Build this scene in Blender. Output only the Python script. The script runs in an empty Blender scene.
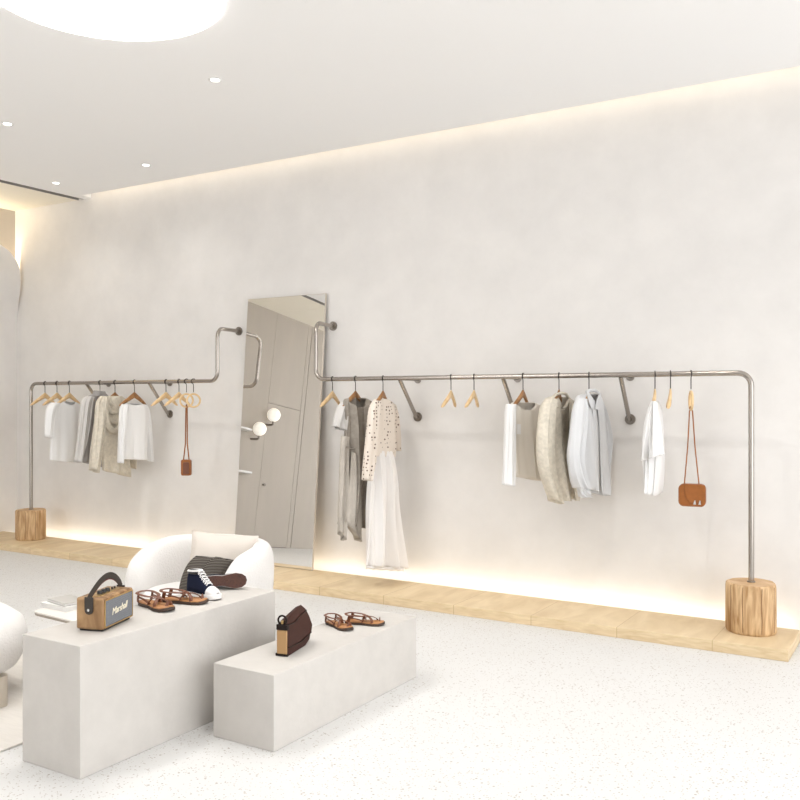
import bpy, bmesh, math, random
from mathutils import Vector, Matrix, noise
from math import sin, cos, pi, radians as R

S = bpy.context.scene
COL = S.collection
# ------------------------------------------------------------------ camera
TH = R(31.36); FPX = 886.0; EYE = 1.6
cam = bpy.data.cameras.new('camera'); cam.sensor_width = 36; cam.lens = 36 * FPX / 800
camo = bpy.data.objects.new('camera', cam); COL.objects.link(camo)
camo.location = (0, 0, EYE); camo.rotation_euler = (R(90), 0, TH)
cam.clip_end = 100
S.camera = camo
S.view_settings.view_transform = 'Standard'; S.view_settings.look = 'None'
S.view_settings.gamma = 1; S.view_settings.use_curve_mapping = False
S.view_settings.exposure = 0.38
# ------------------------------------------------------------------ world: bright overcast daylight outside the shop front
W = bpy.data.worlds.new('daylight'); S.world = W; W.use_nodes = True
bg = W.node_tree.nodes['Background']; bg.inputs[0].default_value = (0.965, 0.982, 1.0, 1); bg.inputs[1].default_value = 2.65

def area(name, loc, rot, sx, sy, power, col=(1, 1, 1), spread=180):
    l = bpy.data.lights.new(name, 'AREA'); l.shape = 'RECTANGLE'; l.size = sx; l.size_y = sy
    l.energy = power; l.color = col; l.spread = R(spread)
    o = bpy.data.objects.new(name, l); COL.objects.link(o); o.location = loc; o.rotation_euler = rot
    return o

WY = 6.60      # long display wall
CZ = 3.84      # ceiling
RY = 6.22      # rail
RZ = 1.78
PZ = 0.07      # oak platform top
WARM = (1.0, 0.87, 0.68)
# cove strip above the ceiling edge, strip behind the platform, glow behind the arched panel
area('cove_light', (-2.0, 6.50, 3.93), (R(35), 0, 0), 12.0, 0.03, 5.5, WARM)
area('plinth_light', (-4.95, 6.515, 0.035), (R(180-20), 0, 0), 8.2, 0.03, 4.5, WARM)
area('panel_glow', (-9.335, 6.2, 3.15), (R(90), 0, R(-20)), 0.04, 0.6, 3.6, (1.0, 0.86, 0.62))
area('panel_ceiling_glow', (-9.33, 4.9, 3.48), (R(180), 0, 0), 0.03, 2.6, 11, (1.0, 0.86, 0.62))

# ------------------------------------------------------------------ pixel -> place helpers (photo measured on a known plane)
FWD = Vector((-sin(TH), cos(TH), 0)); RGT = Vector((cos(TH), sin(TH), 0))
EYEV = Vector((0, 0, EYE))
def ray(px, py): return FWD * FPX + RGT * (px - 400) + Vector((0, 0, 400 - py))
def onY(px, py, Y=RY): d = ray(px, py); return EYEV + d * (Y / d.y)
def onZ(px, py, z): d = ray(px, py); return EYEV + d * ((z - EYE) / d.z)
def onPlane(px, py, p, n):
    d = ray(px, py); return EYEV + d * ((p - EYEV).dot(n) / d.dot(n))

# ------------------------------------------------------------------ materials
def mat(name, col, rough=0.6, metal=0.0, var=0.0, vscale=4.0, bump=0.0, bscale=60.0, emit=0, ecol=None, sheen=0, stretch=None, coat=0, trans=0, spec=None):
    m = bpy.data.materials.new(name); m.use_nodes = True
    nt = m.node_tree; b = nt.nodes['Principled BSDF']
    b.inputs['Base Color'].default_value = (*col, 1); b.inputs['Roughness'].default_value = rough
    b.inputs['Metallic'].default_value = metal
    if spec is not None: b.inputs['Specular IOR Level'].default_value = spec
    if sheen: b.inputs['Sheen Weight'].default_value = sheen
    if coat: b.inputs['Coat Weight'].default_value = coat
    if emit:
        b.inputs['Emission Color'].default_value = (*(ecol or col), 1); b.inputs['Emission Strength'].default_value = emit
    if var or bump:
        tc = nt.nodes.new('ShaderNodeTexCoord'); mp = nt.nodes.new('ShaderNodeMapping')
        nt.links.new(tc.outputs['Object'], mp.inputs[0])
        if stretch: mp.inputs['Scale'].default_value = stretch
    if var:
        n = nt.nodes.new('ShaderNodeTexNoise'); n.inputs['Scale'].default_value = vscale; n.inputs['Detail'].default_value = 7
        n.inputs['Roughness'].default_value = 0.6
        nt.links.new(mp.outputs[0], n.inputs['Vector'])
        r = nt.nodes.new('ShaderNodeValToRGB')
        r.color_ramp.elements[0].position = 0.3; r.color_ramp.elements[1].position = 0.7
        r.color_ramp.elements[0].color = (*[c * (1 - var) for c in col], 1)
        r.color_ramp.elements[1].color = (*[min(1, c * (1 + var * 0.6)) for c in col], 1)
        nt.links.new(n.outputs['Fac'], r.inputs[0]); nt.links.new(r.outputs[0], b.inputs['Base Color'])
    if bump:
        n2 = nt.nodes.new('ShaderNodeTexNoise'); n2.inputs['Scale'].default_value = bscale; n2.inputs['Detail'].default_value = 4
        nt.links.new(mp.outputs[0], n2.inputs['Vector'])
        bp = nt.nodes.new('ShaderNodeBump'); bp.inputs['Strength'].default_value = bump; bp.inputs['Distance'].default_value = 0.01
        nt.links.new(n2.outputs['Fac'], bp.inputs['Height']); nt.links.new(bp.outputs[0], b.inputs['Normal'])
    return m

def wood(name, c1, c2, scale=(1, 12, 12), rough=0.5, planks=0, ring=3.0):
    m = bpy.data.materials.new(name); m.use_nodes = True
    nt = m.node_tree; b = nt.nodes['Principled BSDF']; b.inputs['Roughness'].default_value = rough
    b.inputs['Specular IOR Level'].default_value = 0.3
    tc = nt.nodes.new('ShaderNodeTexCoord'); mp = nt.nodes.new('ShaderNodeMapping'); mp.inputs['Scale'].default_value = scale
    nt.links.new(tc.outputs['Object'], mp.inputs[0])
    n = nt.nodes.new('ShaderNodeTexNoise'); n.inputs['Scale'].default_value = ring; n.inputs['Detail'].default_value = 8; n.inputs['Distortion'].default_value = 0.6
    nt.links.new(mp.outputs[0], n.inputs['Vector'])
    r = nt.nodes.new('ShaderNodeValToRGB')
    r.color_ramp.elements[0].position = 0.32; r.color_ramp.elements[1].position = 0.68
    r.color_ramp.elements[0].color = (*c1, 1); r.color_ramp.elements[1].color = (*c2, 1)
    nt.links.new(n.outputs['Fac'], r.inputs[0])
    out = r.outputs[0]
    if planks:
        # boards laid across the platform, each a slightly different tone
        sx = nt.nodes.new('ShaderNodeSeparateXYZ'); nt.links.new(tc.outputs['Object'], sx.inputs[0])
        mu = nt.nodes.new('ShaderNodeMath'); mu.operation = 'MULTIPLY'; mu.inputs[1].default_value = 1 / planks
        nt.links.new(sx.outputs['X'], mu.inputs[0])
        fl = nt.nodes.new('ShaderNodeMath'); fl.operation = 'FLOOR'; nt.links.new(mu.outputs[0], fl.inputs[0])
        fr = nt.nodes.new('ShaderNodeMath'); fr.operation = 'FRACT'; nt.links.new(mu.outputs[0], fr.inputs[0])
        wn = nt.nodes.new('ShaderNodeTexWhiteNoise'); wn.noise_dimensions = '1D'; nt.links.new(fl.outputs[0], wn.inputs['W'])
        hs = nt.nodes.new('ShaderNodeHueSaturation')
        mr = nt.nodes.new('ShaderNodeMapRange'); mr.inputs[3].default_value = 0.93; mr.inputs[4].default_value = 1.05
        nt.links.new(wn.outputs['Value'], mr.inputs[0]); nt.links.new(mr.outputs[0], hs.inputs['Value'])
        nt.links.new(out, hs.inputs['Color'])
        lt = nt.nodes.new('ShaderNodeMath'); lt.operation = 'LESS_THAN'; lt.inputs[1].default_value = 0.008
        nt.links.new(fr.outputs[0], lt.inputs[0])
        mx = nt.nodes.new('ShaderNodeMix'); mx.data_type = 'RGBA'
        nt.links.new(lt.outputs[0], mx.inputs['Factor']); nt.links.new(hs.outputs[0], mx.inputs[6]); mx.inputs[7].default_value = (c1[0] * .8, c1[1] * .76, c1[2] * .7, 1)
        out = mx.outputs[2]
    nt.links.new(out, b.inputs['Base Color'])
    bp = nt.nodes.new('ShaderNodeBump'); bp.inputs['Strength'].default_value = 0.15; bp.inputs['Distance'].default_value = 0.004
    nt.links.new(n.outputs['Fac'], bp.inputs['Height']); nt.links.new(bp.outputs[0], b.inputs['Normal'])
    return m

def stripes(name, c1, c2, axis, freq, rough=0.9, duty=0.5):
    m = bpy.data.materials.new(name); m.use_nodes = True
    nt = m.node_tree; b = nt.nodes['Principled BSDF']; b.inputs['Roughness'].default_value = rough; b.inputs['Specular IOR Level'].default_value = 0.1
    tc = nt.nodes.new('ShaderNodeTexCoord'); mp = nt.nodes.new('ShaderNodeMapping'); nt.links.new(tc.outputs['Object'], mp.inputs[0])
    w = nt.nodes.new('ShaderNodeTexWave'); w.bands_direction = axis; w.inputs['Scale'].default_value = freq; w.inputs['Distortion'].default_value = 0.6
    w.inputs['Detail'].default_value = 1
    nt.links.new(mp.outputs[0], w.inputs['Vector'])
    r = nt.nodes.new('ShaderNodeValToRGB'); r.color_ramp.elements[0].position = duty - .12; r.color_ramp.elements[1].position = duty + .12
    r.color_ramp.elements[0].color = (*c1, 1); r.color_ramp.elements[1].color = (*c2, 1)
    nt.links.new(w.outputs['Fac'], r.inputs[0]); nt.links.new(r.outputs[0], b.inputs['Base Color'])
    return m

def terrazzo():
    m = bpy.data.materials.new('terrazzo'); m.use_nodes = True
    nt = m.node_tree; b = nt.nodes['Principled BSDF']; b.inputs['Roughness'].default_value = 0.5; b.inputs['Specular IOR Level'].default_value = 0.25
    tc = nt.nodes.new('ShaderNodeTexCoord')
    def chips(scale, lo, hi, off):
        mp = nt.nodes.new('ShaderNodeMapping'); mp.inputs['Location'].default_value = (off, off, 0)
        nt.links.new(tc.outputs['Object'], mp.inputs[0])
        v = nt.nodes.new('ShaderNodeTexVoronoi'); v.inputs['Scale'].default_value = scale; nt.links.new(mp.outputs[0], v.inputs['Vector'])
        s = nt.nodes.new('ShaderNodeSeparateColor'); nt.links.new(v.outputs['Color'], s.inputs[0])
        a = nt.nodes.new('ShaderNodeMapRange'); a.inputs[1].default_value = lo; a.inputs[2].default_value = hi
        a.inputs[3].default_value = 0; a.inputs[4].default_value = 0.52
        nt.links.new(s.outputs[0], a.inputs[0])
        c = nt.nodes.new('ShaderNodeMath'); c.operation = 'LESS_THAN'; nt.links.new(v.outputs['Distance'], c.inputs[0]); nt.links.new(a.outputs[0], c.inputs[1])
        return c.outputs[0], s.outputs[1]
    n = nt.nodes.new('ShaderNodeTexNoise'); n.inputs['Scale'].default_value = 1.3; n.inputs['Detail'].default_value = 5; nt.links.new(tc.outputs['Object'], n.inputs['Vector'])
    r = nt.nodes.new('ShaderNodeValToRGB'); r.color_ramp.elements[0].color = (0.655, 0.645, 0.63, 1); r.color_ramp.elements[1].color = (0.71, 0.705, 0.695, 1)
    nt.links.new(n.outputs['Fac'], r.inputs[0]); prev = r.outputs[0]
    for (sc, lo, hi, off, c) in ((52, .68, 1.2, 0, (0.42, 0.38, 0.34)), (95, .55, 1.1, 3.3, (0.47, 0.43, 0.39)), (32, .88, 1.4, 7.7, (0.32, 0.28, 0.25))):
        f, g = chips(sc, lo, hi, off)
        mx = nt.nodes.new('ShaderNodeMix'); mx.data_type = 'RGBA'; nt.links.new(f, mx.inputs['Factor']); nt.links.new(prev, mx.inputs[6]); mx.inputs[7].default_value = (*c, 1)
        prev = mx.outputs[2]
    nt.links.new(prev, b.inputs['Base Color'])
    return m

def dotted(name, c1, c2, scale):
    m = bpy.data.materials.new(name); m.use_nodes = True
    nt = m.node_tree; b = nt.nodes['Principled BSDF']; b.inputs['Roughness'].default_value = 0.85; b.inputs['Specular IOR Level'].default_value = 0.1
    tc = nt.nodes.new('ShaderNodeTexCoord'); v = nt.nodes.new('ShaderNodeTexVoronoi'); v.inputs['Scale'].default_value = scale; v.inputs['Randomness'].default_value = 0.45
    nt.links.new(tc.outputs['Object'], v.inputs['Vector'])
    r = nt.nodes.new('ShaderNodeValToRGB'); r.color_ramp.elements[0].position = 0.22; r.color_ramp.elements[1].position = 0.27
    r.color_ramp.elements[0].color = (*c2, 1); r.color_ramp.elements[1].color = (*c1, 1)
    nt.links.new(v.outputs['Distance'], r.inputs[0]); nt.links.new(r.outputs[0], b.inputs['Base Color'])
    return m

M = dict(
    wall=mat('limewash_plaster', (0.74, 0.715, 0.69), 0.85, var=0.055, vscale=2.6, bump=0.12, bscale=14),
    taupe=mat('taupe_panel', (0.50, 0.45, 0.395), 0.75, var=0.06, vscale=2.5, stretch=(1, 1, .25)),
    ceil=mat('ceiling_paint', (0.90, 0.895, 0.89), 0.9),
    ceil_warmlit=mat('ceiling_warm_lit', (0.87, 0.82, 0.71), 0.9),  # left ceiling: cream of the warm panel lamp painted into the colour
    dark=mat('slot_dark', (0.30, 0.28, 0.26), 0.6),
    joint=mat('joint_shadow_gap', (0.13, 0.115, 0.10), 0.8),
    floor=terrazzo(),
    concrete=mat('microcement', (0.57, 0.54, 0.505), 0.75, var=0.06, vscale=7, bump=0.10, bscale=40),
    oak=wood('platform_oak', (0.66, 0.50, 0.30), (0.80, 0.64, 0.42), (3, 1.0, 20), 0.5, planks=0.62, ring=2.6),
    log=wood('log_wood', (0.36, 0.20, 0.085), (0.74, 0.53, 0.31), (13, 13, 1.6), 0.7, ring=2.6),
    logtop=wood('log_end_grain', (0.50, 0.30, 0.15), (0.70, 0.49, 0.29), (3, 3, 3), 0.6, ring=3),
    logdark=mat('log_crack', (0.24, 0.13, 0.06), 0.9),
    steel=mat('brushed_steel', (0.38, 0.345, 0.31), 0.22, 1.0),
    steeldark=mat('flange_steel', (0.29, 0.26, 0.23), 0.35, 1.0),
    hook=mat('dark_wire', (0.05, 0.042, 0.036), 0.4, 0.6),
    hlight=wood('beech', (0.66, 0.45, 0.23), (0.78, 0.58, 0.34), (6, 6, 6), 0.4),
    hdark=wood('walnut', (0.26, 0.12, 0.045), (0.42, 0.22, 0.09), (6, 6, 6), 0.4),
    mirror=mat('mirror_glass', (0.93, 0.92, 0.90), 0.0, 1.0),
    mframe=mat('mirror_edge', (0.62, 0.56, 0.48), 0.4, 0.3),
    boucle=mat('white_boucle', (0.80, 0.775, 0.75), 0.95, bump=0.5, bscale=90, sheen=0.2),
    cream=mat('cream_linen', (0.66, 0.60, 0.54), 0.95, bump=0.2, bscale=120),
    throw=stripes('ribbed_knit', (0.03, 0.025, 0.022), (0.17, 0.15, 0.13), 'Z', 34, duty=.5),
    white=mat('white_cotton', (0.80, 0.79, 0.78), 0.9, bump=0.1, bscale=150),
    offwhite=mat('offwhite_cotton', (0.72, 0.68, 0.63), 0.9, bump=0.1, bscale=150),
    beigetop=mat('oat_jersey', (0.76, 0.71, 0.64), 0.9, bump=0.15, bscale=150),
    greyc=mat('grey_knit', (0.34, 0.32, 0.305), 0.9, bump=0.2, bscale=150),
    lightgrey=mat('pale_grey_cotton', (0.60, 0.575, 0.55), 0.9, bump=0.1, bscale=150),
    bluegrey=mat('washed_grey_blue', (0.62, 0.62, 0.625), 0.9, bump=0.1, bscale=150),
    hood=mat('beige_fleece', (0.65, 0.59, 0.49), 0.95, var=0.18, vscale=28, bump=0.4, bscale=120),
    taupelinen=mat('taupe_linen', (0.36, 0.32, 0.275), 0.9, var=0.22, vscale=18, bump=0.2, bscale=150),
    palelinen=mat('pale_linen', (0.50, 0.455, 0.40), 0.9, var=0.12, vscale=18),
    dots=dotted('dotted_blouse', (0.74, 0.66, 0.58), (0.12, 0.07, 0.05), 33),
    skirt=mat('white_crepe', (0.82, 0.79, 0.765), 0.85),
    tan=mat('tan_leather', (0.29, 0.095, 0.018), 0.38, var=.15, vscale=30, spec=.4),
    sandal=mat('sandal_leather', (0.15, 0.045, 0.015), 0.4, var=.2, vscale=40),
    footbed=mat('footbed_leather', (0.42, 0.19, 0.07), 0.5, var=.15, vscale=40),
    soledark=mat('sandal_sole', (0.05, 0.028, 0.018), 0.6),
    brown=mat('dark_brown_leather', (0.040, 0.010, 0.006), 0.5, var=.2, vscale=30, spec=.25),
    browndk=mat('darkest_brown', (0.012, 0.006, 0.004), 0.5, spec=.25),
    kraft=mat('tan_gusset', (0.42, 0.25, 0.11), 0.7),
    gold=mat('brass', (0.65, 0.45, 0.20), 0.3, 1.0),
    silver=mat('silver', (0.75, 0.74, 0.72), 0.25, 1.0),
    walnut=wood('speaker_wood', (0.17, 0.085, 0.035), (0.42, 0.26, 0.13), (14, 5, 3), 0.45, ring=2.5),
    grille=stripes('woven_grille', (0.10, 0.105, 0.115), (0.26, 0.265, 0.28), 'DIAGONAL', 70),
    strap=mat('dark_strap', (0.045, 0.037, 0.031), 0.5, spec=.3),
    strapred=mat('red_strap_lining', (0.16, 0.012, 0.010), 0.6),
    black=mat('black_plastic', (0.012, 0.011, 0.011), 0.35),
    script=mat('cream_script', (0.85, 0.78, 0.62), 0.4),
    navy=mat('navy_canvas', (0.014, 0.017, 0.036), 0.95, spec=.1, bump=.2, bscale=200),
    rubber=mat('white_rubber', (0.82, 0.80, 0.78), 0.5),
    gum=mat('brown_gum_sole', (0.085, 0.030, 0.018), 0.6, var=.5, vscale=120, bump=.6, bscale=150),
    table=mat('pale_stone', (0.78, 0.74, 0.69), 0.5),
    tedge=mat('table_edge', (0.47, 0.40, 0.34), 0.6),
    paper=mat('paper', (0.80, 0.79, 0.77), 0.7),
    paper2=mat('book_cover_grey', (0.48, 0.46, 0.43), 0.5),
    rug=mat('pale_rug', (0.74, 0.70, 0.65), 0.95, var=.05, vscale=9, stretch=(1, 6, 1), bump=.3, bscale=60),
    lamp=mat('lit_diffuser', (1, 1, 1), 0.5, emit=8.0, ecol=(1.0, 0.985, 0.955)),
    spot=mat('lit_downlight', (1, 1, 1), 0.5, emit=5.0, ecol=(1.0, 0.97, 0.92)),
    globe=mat('lit_globe', (1, 1, 1), 0.5, emit=.3, ecol=(1.0, 0.93, 0.78)),
    trim=mat('white_trim', (0.80, 0.79, 0.78), 0.5),
    led=mat('led_strip', (1, 1, 1), 0.5, emit=2.0, ecol=WARM),
)

# ------------------------------------------------------------------ mesh helpers
class MB:
    def __init__(s): s.v = []; s.f = []; s.m = []
    def add(s, vs, fs, mi=0):
        o = len(s.v); s.v += [Vector(v) for v in vs]; s.f += [tuple(i + o for i in f) for f in fs]; s.m += [mi] * len(fs); return s
    def box(s, a, b, mi=0, mtx=None):
        vs = [Vector((x, y, z)) for x in (a[0], b[0]) for y in (a[1], b[1]) for z in (a[2], b[2])]
        if mtx: vs = [mtx @ v for v in vs]
        return s.add(vs, [(0, 1, 3, 2), (4, 6, 7, 5), (0, 4, 5, 1), (2, 3, 7, 6), (0, 2, 6, 4), (1, 5, 7, 3)], mi)
    def loft(s, rings, mi=0, closed=True, cap0=True, cap1=True):
        n = len(rings[0]); vs = [p for r in rings for p in r]; fs = []
        for i in range(len(rings) - 1):
            for j in range(n if closed else n - 1):
                k = (j + 1) % n; fs.append((i * n + j, i * n + k, (i + 1) * n + k, (i + 1) * n + j))
        if closed and cap0: fs.append(tuple(range(n))[::-1])
        if closed and cap1: fs.append(tuple((len(rings) - 1) * n + j for j in range(n)))
        return s.add(vs, fs, mi)
    def tube(s, pts, r, n=10, mi=0, cap=True, flat=None, up=None, loop=False):
        pts = [Vector(p) for p in pts]; rings = []; N = len(pts); prev = None
        for i, p in enumerate(pts):
            if loop: t = pts[(i + 1) % N] - pts[i - 1]
            else: t = pts[min(i + 1, N - 1)] - pts[max(i - 1, 0)]
            t.normalize()
            if up is not None: a = Vector(up).cross(t)
            elif prev is None: a = (Vector((0, 0, 1)) if abs(t.z) < .9 else Vector((1, 0, 0))).cross(t)
            else: a = prev - t * prev.dot(t)
            if a.length < 1e-6: a = t.orthogonal()
            a.normalize(); b = t.cross(a); prev = a
            rr = r[i] if isinstance(r, (list, tuple)) else r
            ra, rb = (rr, rr) if flat is None else (rr, rr * flat)
            rings.append([p + a * (ra * cos(2 * pi * j / n)) + b * (rb * sin(2 * pi * j / n)) for j in range(n)])
        if loop: rings.append(rings[0])
        return s.loft(rings, mi, cap0=cap and not loop, cap1=cap and not loop)
    def lathe(s, prof, c=(0, 0, 0), n=32, mi=0):
        c = Vector(c)
        return s.loft([[c + Vector((r * cos(2 * pi * j / n), r * sin(2 * pi * j / n), z)) for j in range(n)] for r, z in prof], mi)
    def build(s, name, mats, parent=None, bevel=0, seg=2, subd=0, smooth=True, solid=0, label=None):
        me = bpy.data.meshes.new(name)
        off = Vector(parent.get('_o', (0, 0, 0))) if parent is not None else Vector((0, 0, 0))
        me.from_pydata([v - off for v in s.v], [], s.f)
        for m_ in (mats if isinstance(mats, (list, tuple)) else [mats]): me.materials.append(m_)
        for p, mi in zip(me.polygons, s.m): p.material_index = mi; p.use_smooth = smooth
        bm = bmesh.new(); bm.from_mesh(me); bmesh.ops.remove_doubles(bm, verts=bm.verts, dist=1e-5); bmesh.ops.recalc_face_normals(bm, faces=bm.faces); bm.to_mesh(me); bm.free()
        o = bpy.data.objects.new(name, me); COL.objects.link(o)
        if parent is not None: o.parent = parent
        o['_o'] = tuple(off)
        if solid:
            md = o.modifiers.new('solid', 'SOLIDIFY'); md.thickness = solid; md.offset = 0
        if bevel:
            md = o.modifiers.new('bevel', 'BEVEL'); md.width = bevel; md.segments = seg; md.limit_method = 'ANGLE'; md.angle_limit = R(35)
        if subd:
            md = o.modifiers.new('sub', 'SUBSURF'); md.levels = subd; md.render_levels = subd
        if smooth and not subd:
            me.set_sharp_from_angle(angle=R(38))
        if label: o['label'] = label
        return o

def thing(name, label, cat, loc, group=None, rz=0, local=False):
    """Empty at the base; its parts are given in world coordinates (local=True: in the thing's own frame)."""
    o = bpy.data.objects.new(name, None); COL.objects.link(o); o.empty_display_size = .05
    o.location = loc; o.rotation_euler = (0, 0, rz)
    o['_o'] = (0, 0, 0) if local else tuple(loc)
    o['label'] = label; o['category'] = cat
    if group: o['group'] = group
    return o
def tag(o, label, cat, group=None):
    o['label'] = label; o['category'] = cat
    if group: o['group'] = group
    return o
def struct(o): o['kind'] = 'structure'; return o
def copy_tree(o, parent=None):
    c = o.copy(); COL.objects.link(c); c.parent = parent
    for ch in list(o.children): copy_tree(ch, c)
    return c
def fillet(pts, rad, n=7):
    pts = [Vector(p) for p in pts]; out = [pts[0]]
    for i in range(1, len(pts) - 1):
        a, b, c = pts[i - 1], pts[i], pts[i + 1]
        u = (a - b).normalized(); v = (c - b).normalized()
        p0 = b + u * rad; p1 = b + v * rad; cen = b + u * rad + v * rad
        for k in range(n + 1):
            t = k / n * pi / 2
            out.append(cen - v * rad * cos(t) - u * rad * sin(t))
        if False: out.append(p1)
    out.append(pts[-1]); return out

# ------------------------------------------------------------------ the room
struct(MB().box((-9.5, -3.2, -0.1), (4.2, WY + .25, 0)).build('floor', M['floor'], smooth=False))
struct(MB().box((-9.55, WY, 0), (4.2, WY + .2, 4.25)).build('wall_back', M['wall'], smooth=False))
struct(MB().box((-5.6, -3.4, 0), (4.2, -3.2, 4.25)).build('wall_front_light_block', M['wall'], smooth=False))  # unseen wall, added and cut short to shape the daylight on the blocks
# left wall with a flush door and panel joints
LX = -9.37
def yz(y0, y1, z0, z1, x0=LX - .2, x1=LX): return (x0, y0, z0), (x1, y1, z1)
wl = MB()
g = .006
DY0, DY1, DZ = 0.92, 1.78, 2.33
wl.box(*yz(-3.2, DY0 - .12, 0, CZ)); wl.box(*yz(DY0 - .12 + g * 2, DY0 - g, 0, CZ)); wl.box(*yz(DY0, DY1, DZ + g, CZ)); wl.box(*yz(DY1 + g, WY, 0, CZ))
wl.box((LX - .22, -3.2, 0), (LX - .02, WY, CZ), 1)
struct(wl.build('wall_left', [M['taupe'], M['joint']], smooth=False))
d = struct(MB().box(*yz(DY0, DY1, .008, DZ, LX - .04, LX)).build('door_1', M['taupe'], smooth=False, bevel=.002))
MB().tube([(LX, 1.70, 1.0), (LX + .03, 1.70, 1.0)], .012).tube([(LX + .03, 1.70, 1.0), (LX + .045, 1.70, 1.0)], .024, 14).build('door_handle', M['steeldark'], d)
# main ceiling with the round light opening (thickness .12) and the lower cove edge
DCX, DCY, DR = -3.918, 3.306, 0.654
SX = -8.24
def ceiling_with_hole(x0, x1, y0, y1, z0, z1, cx, cy, r, n=64):
    mb = MB()
    def edge(a):
        dx, dy = cos(a), sin(a); t = 1e9
        if dx > 1e-9: t = min(t, (x1 - cx) / dx)
        if dx < -1e-9: t = min(t, (x0 - cx) / dx)
        if dy > 1e-9: t = min(t, (y1 - cy) / dy)
        if dy < -1e-9: t = min(t, (y0 - cy) / dy)
        return (cx + dx * t, cy + dy * t)
    angs = sorted([2 * pi * k / n for k in range(n)] + [math.atan2(y - cy, x - cx) % (2 * pi) for x in (x0, x1) for y in (y0, y1)])
    inner = [(cx + r * cos(a), cy + r * sin(a)) for a in angs]; outer = [edge(a) for a in angs]; m = len(angs)
    rings = [[Vector((*p, z0)) for p in outer], [Vector((*p, z0)) for p in inner], [Vector((*p, z1)) for p in inner], [Vector((*p, z1)) for p in outer], [Vector((*p, z0)) for p in outer]]
    mb.loft(rings, 0, cap0=False, cap1=False)
    return mb
CY = 6.47
struct(ceiling_with_hole(SX + .085, 4.2, -3.2, CY, CZ, CZ + .12, DCX, DCY, DR).build('ceiling', M['ceil'], smooth=False))
struct(MB().box((SX + .085, CY, CZ), (-8.03, WY, CZ + .12)).box((-9.5, -3.2, 4.15), (4.2, WY, 4.25)).box((SX+.30, CY, 4.0), (4.2, WY, 4.15)).build('ceiling_upper', M['ceil'], smooth=False))
struct(MB().box((-9.5, -3.2, CZ), (SX, 1.85, CZ + .12)).box((-9.5, 1.858, CZ), (SX, WY, CZ + .12)).build('ceiling_left', M['ceil_warmlit'], smooth=False))
struct(MB().box((SX, -3.2, CZ + .035), (SX + .085, WY, CZ + .1)).box((SX, -3.2, CZ - .004), (SX + .005, WY, CZ + .1)).box((SX + .08, -3.2, CZ - .004), (SX + .085, WY, CZ + .1)).build('trim_1', M['dark'], smooth=False))

# arched panel standing in front of the left wall, its rounded shoulder near the back wall
def arched_panel():
    rows = [(0.0, 6.6), (1.3, 6.6), (2.4, 6.6), (2.6, 6.599), (2.68, 6.592), (2.76, 6.58), (2.85, 6.57), (2.96, 6.565), (3.07, 6.56)]
    for k in range(1, 13):
        q = pi / 2 * k / 12; rows.append((3.07 + .38 * sin(q), 5.985 + .575 * cos(q)))
    rings = []
    for z, ye in rows:
        k = min(1, max(0, (z - 2.55) / .42)); k = k * k * (3 - 2 * k)
        xf = -9.33 + .115 * k; x0 = LX - .01 + .09 * k
        rings.append([Vector((x0, 2.9, z)), Vector((xf, 2.9, z)), Vector((xf, ye, z)), Vector((x0, ye, z))])
    return MB().loft(rings)
struct(arched_panel().build('wall_panel', M['wall'], smooth=True))

# ------------------------------------------------------------------ lamps of the ceiling
t = thing('ceiling_light', 'large round glowing white disc light set in the ceiling', 'ceiling light', (DCX, DCY, CZ))
MB().lathe([(DR - .004, CZ + .03), (DR - .004, CZ - .006), (DR - .02, CZ - .012), (.001, CZ - .02), (.001, CZ + .03)], (DCX, DCY, 0), 64).build('diffuser', M['lamp'], t)
MB().lathe([(DR - .006, CZ + .035), (DR - .006, CZ + .075), (.001, CZ + .075), (.001, CZ + .035)], (DCX, DCY, 0), 64).build('housing', M['trim'], t)

def downlight(x, y, label, power=60, ref=None):
    if ref is None:
        t = thing('downlight', label, 'downlight', (x, y, CZ), 'small recessed ceiling downlights', local=True)
        MB().lathe([(.030, -.001), (.046, -.006), (.050, -.004), (.050, 0), (.030, 0)], n=28).build('ring', M['trim'], t)
        MB().lathe([(.030, -.0005), (.030, -.003), (.001, -.003), (.001, -.0005)], n=24).build('lens', M['spot'], t)
    else:
        t = copy_tree(ref); t.location = (x, y, CZ); t['label'] = label
    l = bpy.data.lights.new('downlight_lamp', 'SPOT'); l.energy = power; l.spot_size = R(118); l.spot_blend = .9; l.shadow_soft_size = .018
    l.color = (1, .985, .96)
    o = bpy.data.objects.new('downlight_lamp', l); COL.objects.link(o); o.location = (x, y, CZ - .012)
    return t
d0 = downlight(-4.33, 4.62, 'recessed downlight nearest the big round ceiling light')
downlight(-6.46, 4.48, 'recessed downlight at the far left edge of the ceiling', ref=d0)
downlight(-6.46, 5.95, 'recessed downlight near the wall, the right one of the far pair', 12, ref=d0)
downlight(-7.79, 5.96, 'recessed downlight nearest the dark ceiling slot', 12, ref=d0)
for x, y, w in ((-1.75, 4.62, 'above the middle of the right rail'), (0.35, 4.62, 'beyond the near log base'), (-1.2, 2.4, 'over the open floor right of the blocks'), (-4.2, 1.2, 'over the floor in front of the taller block')):  # unseen lamps beyond the frame, added for the rail shadow and room light
    downlight(x, y, 'unseen added ceiling downlight ' + w, ref=d0)

# ------------------------------------------------------------------ platform
PX0, PX1, PY0, PY1 = -9.33, -0.79, 5.85, 6.42
tag(MB().box((PX0, PY0, 0), (PX1, PY1, PZ)).build('platform', M['oak'], bevel=.003), 'long low pale oak platform running along the wall under both rails', 'platform')
struct(MB().box((PX0, 6.50, 0), (PX1 - .05, 6.52, .03)).build('trim_3', M['led'], smooth=False))

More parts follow.
